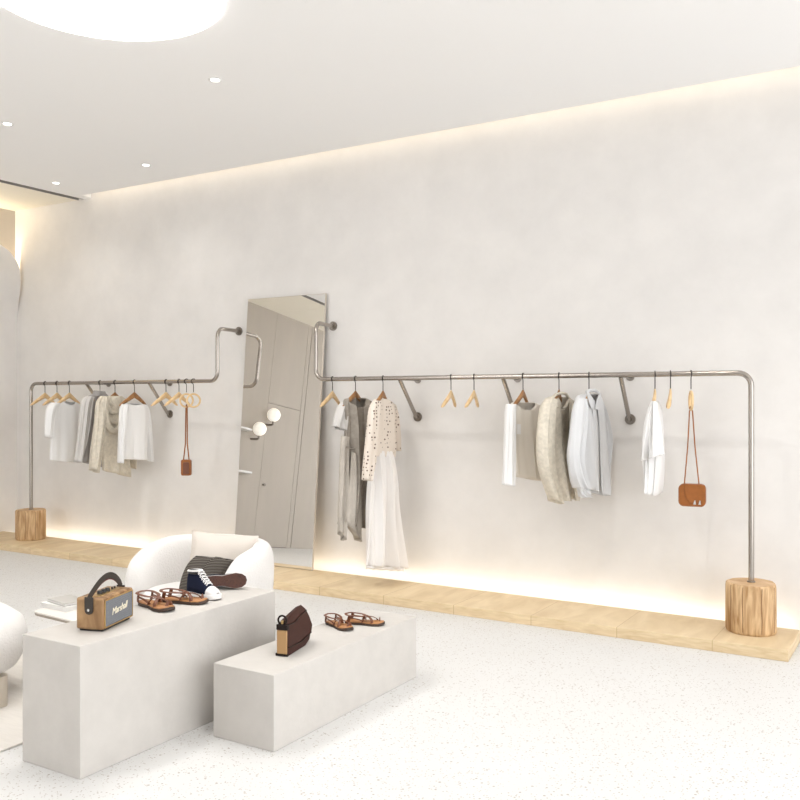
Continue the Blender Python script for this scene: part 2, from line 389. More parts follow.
# ------------------------------------------------------------------ rails
def log_base(c, label, part):
    mb = MB(); n = 48; random.seed(int(abs(c[0]) * 10)); ph = [random.uniform(0, 6.28) for _ in range(4)]
    def rad(a, z): return .157 + .004 * sin(3 * a + ph[0]) + .003 * sin(7 * a + ph[1]) + .002 * sin(13 * a + ph[2] + z * 3)
    prof = [(0.0, .0), (.93, .0), (.97, .006), (1.0, .02), (1.0, .12), (1.0, .22), (1.0, .30), (.985, .318), (.96, .325)]
    rings = []
    for k, z in prof[1:]:
        rings.append([Vector((c[0] + k * rad(2 * pi * j / n, z) * cos(2 * pi * j / n), c[1] + k * rad(2 * pi * j / n, z) * sin(2 * pi * j / n), PZ + z)) for j in range(n)])
    mb.loft(rings, 0, cap0=True, cap1=False)
    top = rings[-1]; mb.add(top, [tuple(range(n))], 1)
    lo = mb.build('log_base', [M['log'], M['logtop']], part, label=label)
    cr = MB()
    for a in (-2.35, -1.75, -1.0, -.35):
        r0 = rad(a, 0) + .0005
        cr.tube([(c[0] + r0 * cos(a + w), c[1] + r0 * sin(a + w), PZ + z) for z, w in ((.02, 0), (.1, .015), (.2, -.01), (.312, .01))], .0022, 6)
    cr.build('bark_crack', M['logdark'], lo)
    return lo

def bracket(x, par):
    fl = MB(); fl.tube([(x, RY, RZ - .005), (x, WY - .004, RZ - .005)], .011, 12)
    fl.tube([(x, WY - .012, RZ - .005), (x, WY, RZ - .005)], .032, 20)
    fl.build('wall_arm', M['steeldark'], par)
    st = MB(); st.tube([(x + (.09 if x < -5 else .04), RY + .01, RZ - .01), (x, WY - .03, 1.455), (x, WY - .005, 1.455)], .0165, 14)
    so = st.build('strut', M['steel'], par)
    MB().tube([(x, WY - .013, 1.455), (x, WY, 1.455)], .040, 22).build('flange', M['steeldark'], so)

def rail(path, label, base_c, flange, xs, loc):
    t = thing('clothes_rail', label, 'clothes rail', loc, 'steel clothes rails on the wall')
    MB().tube(path, .0185, 16).build('tube', M['steel'], t)
    log_base(base_c, 'round pale log base', t)
    MB().tube([(base_c[0], base_c[1], PZ + .325), (base_c[0], base_c[1], PZ + .333)], .026, 20).build('collar', M['steeldark'], t)
    MB().tube([(flange[0], WY - .012, flange[2]), (flange[0], WY, flange[2])], .042, 24).tube([(flange[0], WY - .03, flange[2]), (flange[0], WY - .01, flange[2])], .026, 20).build('flange', M['steeldark'], t)
    for x in xs: bracket(x, t)
    return t
LPX, RPX = -8.55, -1.067
JZ = 2.275
p1 = fillet([(LPX, RY, PZ + .32), (LPX, RY, RZ), (-5.80, RY, RZ), (-5.80, RY, JZ), (-5.87, WY - .004, JZ)], .085)
rail(p1, 'left brushed steel clothes rail rising from the far log base', (LPX, RY), (-5.87, WY, JZ), (-7.74, -6.81), (LPX, RY, PZ))
p2 = fillet([(RPX, RY, PZ + .32), (RPX, RY, RZ), (-4.65, RY, RZ), (-4.65, RY, JZ), (-4.735, WY - .004, JZ)], .085)
rail(p2, 'right brushed steel clothes rail, longer, rising from the near log base', (RPX, RY), (-4.735, WY, JZ), (-3.84, -2.91, -1.99), (RPX, RY, PZ))

# ------------------------------------------------------------------ leaning mirror
ang = R(4.7)
t = thing('leaning_mirror', 'tall frameless mirror leaning on the wall between the two rails', 'mirror', (-5.26, 6.36, PZ))
mm = Matrix.Translation((-5.26, 6.36, PZ + .004)) @ Matrix.Rotation(-ang, 4, 'X')
MB().box((-.465, .002, 0), (.465, .016, 2.51), 0, mm).build('backing', M['mframe'], t, smooth=False)
MB().box((-.461, -.004, .004), (.461, .002, 2.506), 0, mm).build('glass', M['mirror'], t, smooth=False)

# ------------------------------------------------------------------ clothes hangers (first one built, the rest are copies)
def hanger_proto(name, wm, ring=False):
    t = thing(name, 'x', 'hanger', (0, 0, 0), local=True)
    # origin: top of the rail at the hook; u = local X, z down
    drop = -.135
    pts = [(0, 0, drop + (.01 if ring else 0)), (0, 0, -.058)] + [(.0235 * cos(R(x)), 0, -.0185 + .0235 * sin(R(x))) for x in range(262, 9, -18)]
    MB().tube(pts, .0036, 8).build('hook', M['hook'], t)
    if not ring:
        mb = MB(); N = 15; rings = []
        for i in range(N):
            k = -1 + 2 * i / (N - 1); a = abs(k)
            u = k * .19; z = drop - .012 - .105 * a ** 1.05; v = .018 * a ** 1.6
            hw = .019 * (1 - a) ** .8 + .012; th = .009 + .006 * a
            if i in (0, N - 1): hw *= .5; th *= .6
            rings.append([Vector((u, v + th * sin(q), z + hw * cos(q))) for q in [2 * pi * j / 10 for j in range(10)]])
        mb.loft(rings); mb.build('shoulder_bar', wm, t)
    else:
        c = drop - .068
        MB().tube([(.062 * cos(a), 0, c + .062 * sin(a)) for a in [2 * pi * j / 32 for j in range(32)]], .0095, 10, loop=True).build('ring', wm, t)
    return t
HP = {}
def hanger(px, kind, phi, label, group='wooden hangers on the rails'):
    """phi in degrees: yaw of the bar, 90 = straight across the rail."""
    nm = {'light': 'clothes_hanger', 'dark': 'clothes_hanger', 'ring': 'ring_hanger'}[kind]
    p = onY(px, 380); x = p.x
    if kind not in HP: HP[kind] = hanger_proto(nm, {'light': M['hlight'], 'dark': M['hdark'], 'ring': M['hlight']}[kind], kind == 'ring'); t = HP[kind]
    else: t = copy_tree(HP[kind])
    t.location = (x, RY, RZ + .0185); t.rotation_euler = (0, 0, R(phi)); t['label'] = label; t['group'] = group
    return t
G1 = 'clothes hangers'; G2 = 'ring hangers'
hanger(45, 'light', 101, 'empty pale wooden hanger nearest the far left post', G1)
hanger(57, 'light', 101, 'pale wooden hanger, second from the far left post', G1)
hanger(69.5, 'light', 101, 'pale wooden hanger holding the white T-shirt', G1)
hanger(100, 'dark', 101, 'brown wooden hanger holding the grey shirt on the left rail', G1)
hanger(115, 'dark', 101, 'brown wooden hanger holding the beige hooded top on the left rail', G1)
hanger(134.5, 'dark', 96, 'brown wooden hanger holding the white long-sleeved top on the left rail', G1)
hanger(166, 'light', 96, 'empty pale wooden hanger just right of the white long-sleeved top', G1)
hanger(179, 'light', 96, 'empty pale wooden hanger just left of the two ring hangers', G1)
hanger(186.5, 'ring', 60, 'left pale wooden ring hanger, carrying the small tan pouch', G2)
hanger(193.5, 'ring', 55, 'right pale wooden ring hanger of the pair on the left rail', G2)
hanger(332.5, 'light', 99, 'empty pale wooden hanger at the left end of the right rail', G1)
hanger(355.5, 'dark', 96, 'brown wooden hanger holding the taupe linen dress', G1)
hanger(383, 'dark', 104, 'brown wooden hanger holding the dotted blouse', G1)
hanger(451, 'light', 102, 'left of the two empty hangers in the middle of the right rail', G1)
hanger(474, 'light', 102, 'right of the two empty hangers in the middle of the right rail', G1)
hanger(523, 'dark', 96, 'brown wooden hanger holding the oat jersey top', G1)
hanger(559, 'dark', 101, 'brown wooden hanger holding the beige fleece jacket on the right rail', G1)
hanger(589, 'dark', 103, 'brown wooden hanger holding the washed grey-blue shirt', G1)
hanger(655, 'light', 106, 'pale wooden hanger holding the folded white shirt by the bag', G1)
hanger(670.5, 'light', 105.5, 'empty pale wooden hanger seen edge-on between white shirt and ring hanger', G1)
hanger(691, 'ring', 112, 'pale wooden ring hanger carrying the tan shoulder bag', G2)

# ------------------------------------------------------------------ garments
class Gar:
    """Cloth tubes: each row gives left and right edge pixels measured in the plane of the hanging garment."""
    def __init__(s, px, phi):
        s.o = onY(px, 380); s.u = Vector((cos(R(phi)), sin(R(phi)), 0)); s.n = Vector((s.u.y, -s.u.x, 0))   # n points to the shop side
    def at(s, px, py, off=0): return onPlane(px, py, s.o + s.n * off, s.n)
    def tube(s, mb, rows, depth, off=0, n=44, folds=.012, seed=0, gap=None, neck=0, mi=0, kf=5, sub=5, ang0=0, open_top=True, closed=True, sq=1.0):
        """rows: (xl,yl,xr,yr[,depthscale]); gap: list of half-angles per row of an opening at the front."""
        RR = [(*r, 1.0) if len(r) == 4 else r for r in rows]; L = len(RR)
        def samp(t):
            i = min(int(t), L - 2); f = t - i
            def cr(k):
                p0 = RR[max(i - 1, 0)][k]; p1 = RR[i][k]; p2 = RR[i + 1][k]; p3 = RR[min(i + 2, L - 1)][k]
                return .5 * ((2 * p1) + (-p0 + p2) * f + (2 * p0 - 5 * p1 + 4 * p2 - p3) * f * f + (-p0 + 3 * p1 - 3 * p2 + p3) * f ** 3)
            return [cr(k) for k in range(5)]
        rings = []; steps = (L - 1) * sub
        rnd = random.Random(seed); ph = [rnd.uniform(0, 6.28) for _ in range(6)]
        for q in range(steps + 1):
            t = q / sub; xl, yl, xr, yr, ds = samp(t)
            a = s.at(xl, yl, off); b = s.at(xr, yr, off); c = (a + b) / 2; h = (b - a) / 2
            v = t / (L - 1)
            gp = 0
            if gap: i = min(int(t), L - 2); gp = gap[i] * (1 - (t - i)) + gap[i + 1] * (t - i)
            ring = []
            for j in range(n):
                # th = -90deg is the front (towards n)
                if gap: th = -pi / 2 + gp + (2 * pi - 2 * gp) * j / (n - 1)
                else: th = 2 * pi * j / n
                fr = -sin(th)
                f = folds * (.25 + .75 * v) * (sin(kf * th + ph[0] + 1.2 * v) + .6 * sin((kf * 2 + 1) * th + ph[1] - 2 * v) + .5 * sin(3 * th + ph[2] + 5 * v))
                w = abs(cos(th)) ** sq * (1 if cos(th) > 0 else -1)
                p = c + h * (w * (1 + f * 1.0)) + s.n * (fr * depth * .5 * ds + f * fr * 1.0)
                if neck and v < .35 and fr >= 0:
                    n0 = s.at(RR[0][0], RR[0][1], off); n1 = s.at(RR[0][2], RR[0][3], off); nc = (n0 + n1) / 2
                    qn = abs((p - nc).dot(s.u)) / ((n1 - n0).length / 2 + 1e-6)
                    if qn < 1: p.z = min(p.z, nc.z - neck * (1 - qn * qn) ** .5)
                p.z += noise.noise(Vector((th, v * 3 + seed, 0))) * .006 * v
                ring.append(p)
            rings.append(ring)
        mb.loft(rings, mi, closed=not gap, cap0=not open_top, cap1=False)
        return mb

def garment(name, label, cat, px, phi, group=None):
    g = Gar(px, phi); t = thing(name, label, cat, g.at(px, 440), group); return g, t
GG = 'clothes hanging on the rails'

def strip(g, mb, pts, w, off, mi=0, th=.004):
    """flat ribbon on the front of a garment"""
    P = [g.at(x, y, off if not isinstance(off, list) else off[i]) for i, (x, y) in enumerate(pts)]
    mb.tube(P, w, 8, mi, flat=th / w, up=tuple(g.n)); return mb

# white T-shirt
g, t = garment('t_shirt', 'plain white short-sleeved T-shirt, leftmost garment on the left rail', 't-shirt', 69.5, 84)
g.tube(MB(), [(63, 401, 75, 402, .55), (54, 403.5, 81, 406, .9), (50.5, 416, 82, 418), (50.5, 435, 81, 437), (50, 450, 80, 451), (49.5, 460, 78, 463)], .10, neck=.04, folds=.010, seed=3).build('body', M['white'], t, solid=.003)
s_ = g.tube(MB(), [(52, 402.5, 60, 403, .7), (46.5, 409, 57, 410), (45, 424, 54, 427), (45, 436, 52.5, 438.5)], .085, off=.03, folds=.01, seed=5).build('sleeve', M['white'], t, solid=.003)
g.tube(MB(), [(74, 403, 80, 404, .7), (76, 409, 83, 411), (77, 420, 84, 424), (78, 432, 84, 434)], .07, off=-.05, folds=.01, seed=6).build('sleeve', M['white'], t, solid=.003)
# grey shirt
g, t = garment('shirt', 'mid-grey long-sleeved shirt with stand collar on the left rail', 'shirt', 100, 84)
g.tube(MB(), [(94, 393.5, 106, 393.5, .5), (86, 399, 110, 401, .9), (85, 420, 110, 425), (84, 445, 108, 447), (83, 462, 106, 468)], .10, folds=.02, seed=8, off=-.01).build('body', M['greyc'], t, solid=.003)
g.tube(MB(), [(86, 396, 94, 397, .7), (81, 403, 92, 406), (79, 424, 89, 427), (77, 444, 85, 446), (75.5, 461, 80, 463)], .08, off=.05, folds=.02, seed=9).build('sleeve', M['lightgrey'], t, solid=.003, label='paler grey sleeve')
g.tube(MB(), [(94, 390.5, 105, 391.5), (92.5, 396, 106, 397)], .07, off=.01, folds=.01, n=24).build('collar', M['greyc'], t, solid=.004)
# beige hooded top
g, t = garment('hooded_top', 'beige fleece hooded top between the grey and white tops on the left rail', 'hooded top', 115, 86)
g.tube(MB(), [(110, 396, 121, 396, .6), (103, 401, 127, 403, .9), (103, 425, 128, 428), (102, 450, 128, 453), (103, 470, 130, 477)], .11, folds=.02, seed=11).build('body', M['hood'], t, solid=.004)
g.tube(MB(), [(101, 396, 108, 397, .7), (96.5, 403, 107, 406), (95, 424, 105, 428), (92.5, 448, 101, 452), (91, 469, 97, 473)], .09, off=.05, folds=.02, seed=12).build('sleeve', M['hood'], t, solid=.004)
g.tube(MB(), [(121, 400, 127, 401, .7), (124, 412, 132, 415), (127, 430, 134, 434), (130, 452, 136, 455), (131, 467, 135, 469)], .07, off=-.05, folds=.02, seed=13).build('sleeve', M['hood'], t, solid=.004)
hb = MB()
for k, (w, zz, o) in enumerate(((5.5, 0, .035), (8, 6, .05), (9.5, 13, .06), (9, 20, .07))):
    P = [g.at(114.5 + w * cos(a) * -1, 399.5 + zz * .55 + (5.5 + zz * .75) * max(0, sin(a)) , o) for a in [pi * j / 14 for j in range(15)]]
    hb.tube(P, .022 + .003 * k, 10)
hb.build('hood', M['hood'], t)
# white long-sleeved top
g, t = garment('long_sleeved_top', 'white long-sleeved top, rightmost garment on the left rail', 'top', 134.5, 78)
g.tube(MB(), [(127, 403, 141, 403.5, .5), (122, 406, 148, 409, .9), (122, 425, 148, 428), (121.5, 445, 147, 446), (121, 459, 147, 460)], .09, neck=.02, folds=.012, seed=15).build('body', M['white'], t, solid=.003)
g.tube(MB(), [(121.5, 404, 129, 404, .7), (119.5, 411, 127.5, 413), (119, 430, 125.5, 433), (119, 450, 124, 451), (119, 463, 123, 463)], .07, off=.045, folds=.015, seed=16).build('sleeve', M['white'], t, solid=.003)
g.tube(MB(), [(141, 404, 147, 405, .7), (144, 412, 150, 414), (145, 430, 151.5, 432), (147, 448, 152, 450), (148, 461, 152.5, 462)], .06, off=-.03, folds=.015, seed=17).build('sleeve', M['white'], t, solid=.003)

# taupe linen dress with a pale layer
g, t = garment('linen_dress', 'long taupe linen dress with pointed hem and short sleeve on the right rail', 'dress', 355.5, 82)
g.tube(MB(), [(347.5, 398.5, 365.5, 398, .5), (344, 402, 371, 404, .9), (346, 425, 369.5, 428), (345, 450, 370, 452), (343.5, 480, 371, 480), (341, 505, 371, 505), (340, 524, 368, 529)], .11, off=.03, neck=.085, folds=.05, seed=21, kf=6, sub=6, n=60).build('body', M['taupelinen'], t, solid=.003)
sl = g.tube(MB(), [(343, 401, 348, 402, .7), (338, 408, 347, 411), (335, 418, 346, 422), (333.8, 426.5, 344.5, 431)], .08, off=.0, folds=.015, seed=22).build('sleeve', M['lightgrey'], t, solid=.003, label='pale grey short sleeve')
g.tube(MB(), [(366, 400, 370, 401, .7), (367, 410, 372, 412), (367, 424, 371.5, 427)], .07, off=-.05, folds=.015, seed=23).build('sleeve', M['taupelinen'], t, solid=.003)
g.tube(MB(), [(342, 436, 349, 437, .8), (341, 458, 348, 460), (340, 485, 347, 487), (339, 510, 345, 514), (340, 532, 343.5, 541)], .05, off=.055, folds=.02, seed=24, kf=4).build('side_panel', M['palelinen'], t, solid=.003, label='paler side panel of the dress')
g.tube(MB(), [(352, 452, 357, 455, .6), (350, 480, 359, 483), (347, 505, 360.5, 509), (346, 522, 360, 532), (356, 537, 360, 542)], .04, off=.095, folds=.02, seed=25, kf=4).build('hem_point', M['palelinen'], t, solid=.003, label='paler pointed hem fold')
bl = MB()
strip(g, bl, [(346, 447), (352, 449), (358, 447.5), (364, 450), (370, 452)], .007, .088)
bl.build('waist_seam', M['taupelinen'], t)

# dotted blouse
g, t = garment('blouse', 'cream long-sleeved blouse with small dark dots above the white skirt', 'blouse', 383, 84)
g.tube(MB(), [(379, 398, 389, 400, .5), (372, 403, 396, 408, .9), (371, 425, 395.5, 428), (370.5, 445, 396, 446), (371, 456, 394.5, 457)], .075, folds=.012, seed=31).build('body', M['dots'], t, solid=.003)
g.tube(MB(), [(374, 400.5, 380, 401, .7), (370, 409, 378.5, 411), (368, 430, 376, 433), (365.5, 460, 374, 462), (364.8, 480, 369.5, 481)], .075, off=.055, folds=.012, seed=32).build('sleeve', M['dots'], t, solid=.003)
g.tube(MB(), [(390, 403, 395, 405, .7), (393, 414, 397.5, 416), (395, 430, 398.5, 432), (396, 450, 398.5, 451)], .06, off=-.02, folds=.012, seed=33).build('sleeve', M['dots'], t, solid=.003)
# white skirt (hangs from the same hanger under the blouse)
g, t = garment('long_skirt', 'long flared white skirt with scalloped hem hanging below the dotted blouse', 'skirt', 383, 84)
g.tube(MB(), [(375, 451, 392, 451, .6), (373, 460, 394, 461, .8), (371, 480, 396.5, 482), (369.5, 510, 398, 512), (368.5, 540, 400.5, 542), (366.5, 566, 403.5, 568)], .10, folds=.045, seed=35, kf=7, sub=7, n=84, off=.01).build('panel', M['skirt'], t, solid=.003)
hm = MB(); hr = []
for j in range(72):
    a = 2 * pi * j / 72; pl = g.at(366.5, 567, .01); pr = g.at(403.5, 569, .01); c = (pl + pr) / 2; h = (pr - pl) / 2
    hr.append(c + h * cos(a) * 1.01 + g.n * (-sin(a) * .052 + .004 * sin(9 * a)))
hm.loft([[p + Vector((0, 0, .012)) for p in hr], [p + Vector((0, 0, -.006 - .012 * abs(sin(j * .55)))) for j, p in enumerate(hr)]], closed=True, cap0=False, cap1=False)
hm.build('hem_frill', M['skirt'], t, solid=.003)

# oat jersey top
g, t = garment('jersey_top', 'oat-coloured jersey top with white sleeves and chest pocket on the right rail', 'top', 523, 76)
g.tube(MB(), [(514, 402.5, 534.5, 402.5, .5), (511, 405, 539, 408, .9), (511, 425, 540, 428), (512, 450, 540.5, 453), (515, 476, 540.5, 481)], .10, neck=.06, folds=.015, seed=41).build('body', M['beigetop'], t, solid=.003)
g.tube(MB(), [(507.5, 404, 515, 404, .8), (506.5, 414, 514, 416), (506, 440, 513.5, 443), (505, 465, 513, 467), (504.5, 485, 512.5, 486)], .075, off=.04, folds=.012, seed=42).build('sleeve', M['white'], t, solid=.003, label='white sleeve')
g.tube(MB(), [(534, 404, 539, 405, .7), (537, 414, 541.5, 416), (538, 428, 542, 430), (539, 450, 542, 452)], .06, off=-.05, folds=.012, seed=43).build('sleeve', M['beigetop'], t, solid=.003)
pk = MB(); P = [g.at(x, y, .055) for x, y in ((516.8, 424), (520.5, 424.3), (520.5, 434.3), (516.8, 434))]
pk.loft([P, [p + g.n * .003 for p in P]]).build('pocket', M['white'], t, label='small white chest pocket')

# beige fleece jacket, open front
g, t = garment('fleece_jacket', 'beige fleece jacket with open front and turned collar on the right rail', 'jacket', 559, 78)
g.tube(MB(), [(551, 397, 568, 397, .6), (546, 402, 573, 405, .9), (543.5, 430, 575, 433), (545, 460, 576, 463), (549, 485, 577, 489), (554, 500, 577, 500)], .12, folds=.02, seed=51, gap=[.75, .35, .25, .18, .15, .25], kf=4).build('body', M['hood'], t, solid=.004)
g.tube(MB(), [(547, 398, 555, 399, .7), (542, 409, 553, 412), (539, 440, 552, 444), (540.5, 465, 553.5, 468), (547, 488, 558, 491), (552, 499, 560, 504)], .09, off=.06, folds=.015, seed=52).build('sleeve', M['hood'], t, solid=.004)
g.tube(MB(), [(567, 399, 573, 401, .7), (571, 412, 576, 414), (573, 440, 578, 442), (573, 470, 579, 472), (572, 495, 577, 498)], .07, off=-.02, folds=.015, seed=53).build('sleeve', M['hood'], t, solid=.004)
cb = MB()
for pts in ([(553, 397), (549, 400), (552, 405), (557, 407)], [(566, 394), (569, 399), (566, 406), (563, 409)], [(553, 397), (556, 394.5), (562, 393), (566, 394)]):
    cb.tube([g.at(x, y, .045) for x, y in pts], .013, 8, flat=.8)
cb.build('collar', M['hood'], t)

# washed shirt
g, t = garment('shirt', 'washed grey-blue button shirt with pointed collar, its sleeves hanging loose', 'shirt', 589, 76)
g.tube(MB(), [(584, 394, 598, 394, .6), (577, 400, 602, 403, .9), (579, 425, 604, 428), (581, 455, 606, 458), (584, 480, 607, 482), (587, 489, 606, 496)], .11, folds=.018, seed=61, gap=[.7, .10, .05, .05, .06, .10], kf=4).build('body', M['bluegrey'], t, solid=.003)
g.tube(MB(), [(578, 398, 585, 399, .7), (575, 408, 585, 411), (572, 430, 584, 434), (570, 455, 580, 459), (572, 475, 583, 479), (577, 488, 585, 489)], .09, off=.06, folds=.02, seed=62).build('sleeve', M['bluegrey'], t, solid=.003)
g.tube(MB(), [(578, 488, 585.5, 484, .8), (580, 493, 588, 491), (582.5, 498, 590, 494)], .06, off=.065, folds=.02, seed=64, n=24).build('cuff', M['bluegrey'], t, solid=.004)
g.tube(MB(), [(597, 400, 602, 402, .7), (601, 415, 606, 417), (605, 437, 610, 439), (604, 455, 608.5, 458), (602, 475, 606, 478)], .06, off=-.02, folds=.02, seed=63).build('sleeve', M['bluegrey'], t, solid=.003)
cb = MB()
for quad in ([(586, 391.5), (588.5, 402), (591, 409), (593, 408), (591.5, 398), (588, 391)], [(599.5, 394), (596.5, 400), (594.5, 409), (598.5, 410), (601, 402), (600.5, 395)]):
    P = [g.at(x, y, .065) for x, y in quad]; cb.loft([P, [p + g.n * .006 for p in P]])
cb.tube([g.at(x, y, .03) for x, y in ((586.5, 392), (589, 390.5), (595, 390.3), (600, 394))], .012, 8)
cb.build('collar', M['bluegrey'], t)
pl = MB(); strip(g, pl, [(593.5, 409), (594.5, 430), (596, 455), (597, 478), (597, 491)], .012, .062); pl.build('placket', M['bluegrey'], t)

# white shirt hung edge-on
g = Gar(655, 0); t = thing('shirt', 'white shirt hanging edge-on beside the tan shoulder bag', 'shirt', g.at(655, 440)); 
g.tube(MB(), [(653, 401.5, 656.5, 401.5, .5), (650, 412, 659, 412, .9), (646.5, 430, 661, 432), (645, 452, 662, 454), (646, 470, 661, 475), (647.5, 488, 658.5, 495)], .32, folds=.03, seed=71, kf=5).build('body', M['white'], t, solid=.003)
g.tube(MB(), [(652.5, 401, 656.5, 401, .6), (648, 420, 660, 422, .9), (644, 445, 662.5, 443), (641.5, 461, 664.5, 454.5)], .12, off=.19, folds=.03, seed=72).build('sleeve', M['white'], t, solid=.003)

# ------------------------------------------------------------------ hanging bags
def rounded_rect(w, h, r, n=5):
    out = []
    for cx, cz, a0 in ((w / 2 - r, h / 2 - r, 0), (-w / 2 + r, h / 2 - r, 90), (-w / 2 + r, -h / 2 + r, 180), (w / 2 - r, -h / 2 + r, 270)):
        for k in range(n + 1):
            a = R(a0 + 90 * k / n); out.append((cx + r * cos(a), cz + r * sin(a)))
    return out
def slab(mb, c, u, n, pr, d, mi=0, inset=.004):
    """rounded prism: outline pr in (u, z), thickness d along n"""
    rings = []
    for dd, k in ((-d / 2, inset), (-d / 2 + inset, 0), (d / 2 - inset, 0), (d / 2, inset)):
        rings.append([c + u * (x * (1 - k / .05 * .5)) + Vector((0, 0, z * (1 - k / .05 * .5))) + n * dd for x, z in pr])
    mb.loft(rings, mi); return mb
# tan shoulder bag
rb = onY(691, 380)
bagc = onY(692.3, 495); u = Vector((cos(R(8)), sin(R(8)), 0)); n = Vector((u.y, -u.x, 0))
sc_ = (bagc - EYEV).dot(FWD) / FPX
t = thing('shoulder_bag', 'tan leather shoulder bag on a long strap beside the right post', 'bag', (bagc.x, bagc.y, bagc.z - .075))
bw, bh = 26 * sc_ * 1.0, 22.5 * sc_
slab(MB(), bagc, u, n, rounded_rect(bw, bh, .035), .07, inset=.008).build('body', M['tan'], t)
fl = [(-bw / 2 * .62, bh / 2), (bw / 2 * .95, bh / 2 - .004), (bw / 2 * 1.0, bh / 2 - .03), (bw / 2 * 1.0, -bh / 2 * .45), (bw / 2 * .86, -bh / 2 * .62), (-bw / 2 * .12, -bh / 2 * .62), (-bw / 2 * .45, -bh / 2 * .2), (-bw / 2 * .50, bh / 2 * .1)]
slab(MB(), bagc + n * .037, u, n, fl, .008, inset=.002).build('flap', M['tan'], t, bevel=.001)
cl = MB()
for dx in (.018, .050):
    slab(cl, bagc + n * .044 + u * dx + Vector((0, 0, -.045)), u, n, [(-.008, -.014), (.010, -.014), (.006, .014), (.001, .014)], .006, inset=.001)
cl.build('clasp', M['silver'], t)
top = Vector((rb.x, RY, RZ + .0185 - .135 - .130))
st = MB()
for sx_, pxx in ((-1, 684.3), (1, 699)):
    q = onY(pxx, 484.5); st.tube([top + Vector((0, 0, .011)) , top + Vector((sx_ * .010, 0, -.01)), top.lerp(q, .5), q, q - Vector((0, 0, .02))], .0045, 8, flat=1)
st.tube([top + Vector((-.006, -.014, .01)), top + Vector((0, 0, .0235)), top + Vector((.006, .014, .01))], .005, 8)
st.build('strap', M['tan'], t)
# small tan pouch on the left rail
pc = onY(186.3, 467.5); s2 = (pc - EYEV).dot(FWD) / FPX
t = thing('phone_pouch', 'small tan leather pouch on a long strap under the left ring hanger', 'pouch', (pc.x, pc.y, pc.z - .08))
u2 = Vector((cos(R(25)), sin(R(25)), 0)); n2 = Vector((u2.y, -u2.x, 0))
slab(MB(), pc, u2, n2, rounded_rect(.095, .155, .018), .05, inset=.006).build('body', M['tan'], t)
slab(MB(), pc + n2 * .027 + u2 * .008 + Vector((0, 0, -.006)), u2, n2, rounded_rect(.062, .115, .012), .006, inset=.002).build('flap', M['sandal'], t)
rt2 = onY(186.5, 380); tp = Vector((rt2.x, RY, RZ + .0185 - .135 - .130))
st = MB()
for dx in (-1, 1):
    st.tube([tp + Vector((0, 0, .0235)), tp + Vector((dx * .008, 0, 0)), tp.lerp(pc, .6) + Vector((dx * .012, 0, 0)), pc + u2 * dx * .028 + Vector((0, 0, .07))], .0075, 8, flat=.6)
st.build('strap', M['tan'], t)

# ------------------------------------------------------------------ display blocks
BX0, BX1, BY0, BY1, BH = -3.4755, -3.092, 2.484, 3.768, .562
tag(MB().box((BX0, BY0, 0), (BX1, BY1, BH)).build('display_block', M['concrete'], bevel=.003), 'taller grey microcement display block carrying the radio speaker', 'display block', 'microcement display blocks')
CX0, CX1, CYa, CYb, CH = -2.951, -2.582, 3.136, 4.418, .350
tag(MB().box((CX0, CYa, 0), (CX1, CYb, CH)).build('display_block', M['concrete'], bevel=.003), 'lower grey microcement display block carrying the dark brown bag', 'display block', 'microcement display blocks')

# ------------------------------------------------------------------ radio speaker
a = onZ(103, 632.5, BH); b = onZ(134, 618, BH)
v = (b - a); v.z = 0; ln = v.length; rz = math.atan2(v.y, v.x)
t = thing('radio_speaker', 'retro wood-cased portable speaker with dark carry strap on the taller block', 'speaker', a, rz=rz, local=True)
Lw, Dp, Hh = .262, .135, .150   # local: x along the front, y = depth (away), z up
t.location = (a.x, a.y, BH)
MB().box((0, 0, .008), (Lw, Dp, Hh)).build('case', M['walnut'], t, bevel=.010, seg=3)
MB().box((.012, .01, 0), (Lw - .012, Dp - .01, .012)).build('base', M['black'], t, bevel=.003)
MB().box((.014, -.004, .020), (Lw - .014, .004, Hh - .014)).build('grille', M['grille'], t, bevel=.003)
fr = MB()
for p0, p1 in (((.010, .016), (Lw - .010, .020)), ((.010, Hh - .014), (Lw - .010, Hh - .010)), ((.010, .016), (.014, Hh - .010)), ((Lw - .014, .016), (Lw - .010, Hh - .010))):
    fr.box((p0[0], -.005, p0[1]), (p1[0], .002, p1[1]))
fr.build('grille_frame', M['gold'], t, smooth=False)
tx = bpy.data.curves.new('logo', 'FONT'); tx.body = 'Marshall'; tx.size = .044; tx.shear = .35; tx.extrude = .0012; tx.offset = 0; tx.align_x = 'CENTER'; tx.space_character = .9
tx.materials.append(M['script']); tmp = bpy.data.objects.new('logo', tx); COL.objects.link(tmp); me_ = bpy.data.meshes.new_from_object(tmp.evaluated_get(bpy.context.evaluated_depsgraph_get())); bpy.data.objects.remove(tmp)
to = bpy.data.objects.new('logo', me_); COL.objects.link(to); to.parent = t
to.location = (Lw / 2, -.0055, .066); to.rotation_euler = (R(90), R(-4), 0); to['label'] = 'cream script lettering'
cp = MB().box((.035, .040, Hh - .002), (Lw - .035, Dp - .035, Hh + .002)).build('control_panel', M['gold'], t, bevel=.001)
for k in range(3):
    MB().lathe([(.012, 0), (.012, .010), (.010, .014), (.001, .014)], (.085 + .032 * k, .068, Hh + .002), 20).build('knob', M['black'], cp)
for k in range(2):
    MB().lathe([(.005, 0), (.005, .009), (.001, .010)], (.190 + .022 * k, .068, Hh + .002), 12).build('switch', M['black'], cp)
hp = []
for k in range(21):
    q = k / 20; w_ = q ** 1.25; hp.append((-.006 + (Lw + .012) * q, Dp / 2, Hh - .002 + .072 * sin(pi * w_) ** .7))
so = MB(); so.tube(hp, .0165, 8, flat=.10, up=(0, 1, 0)); 
ho = so.build('carry_strap', M['strap'], t)
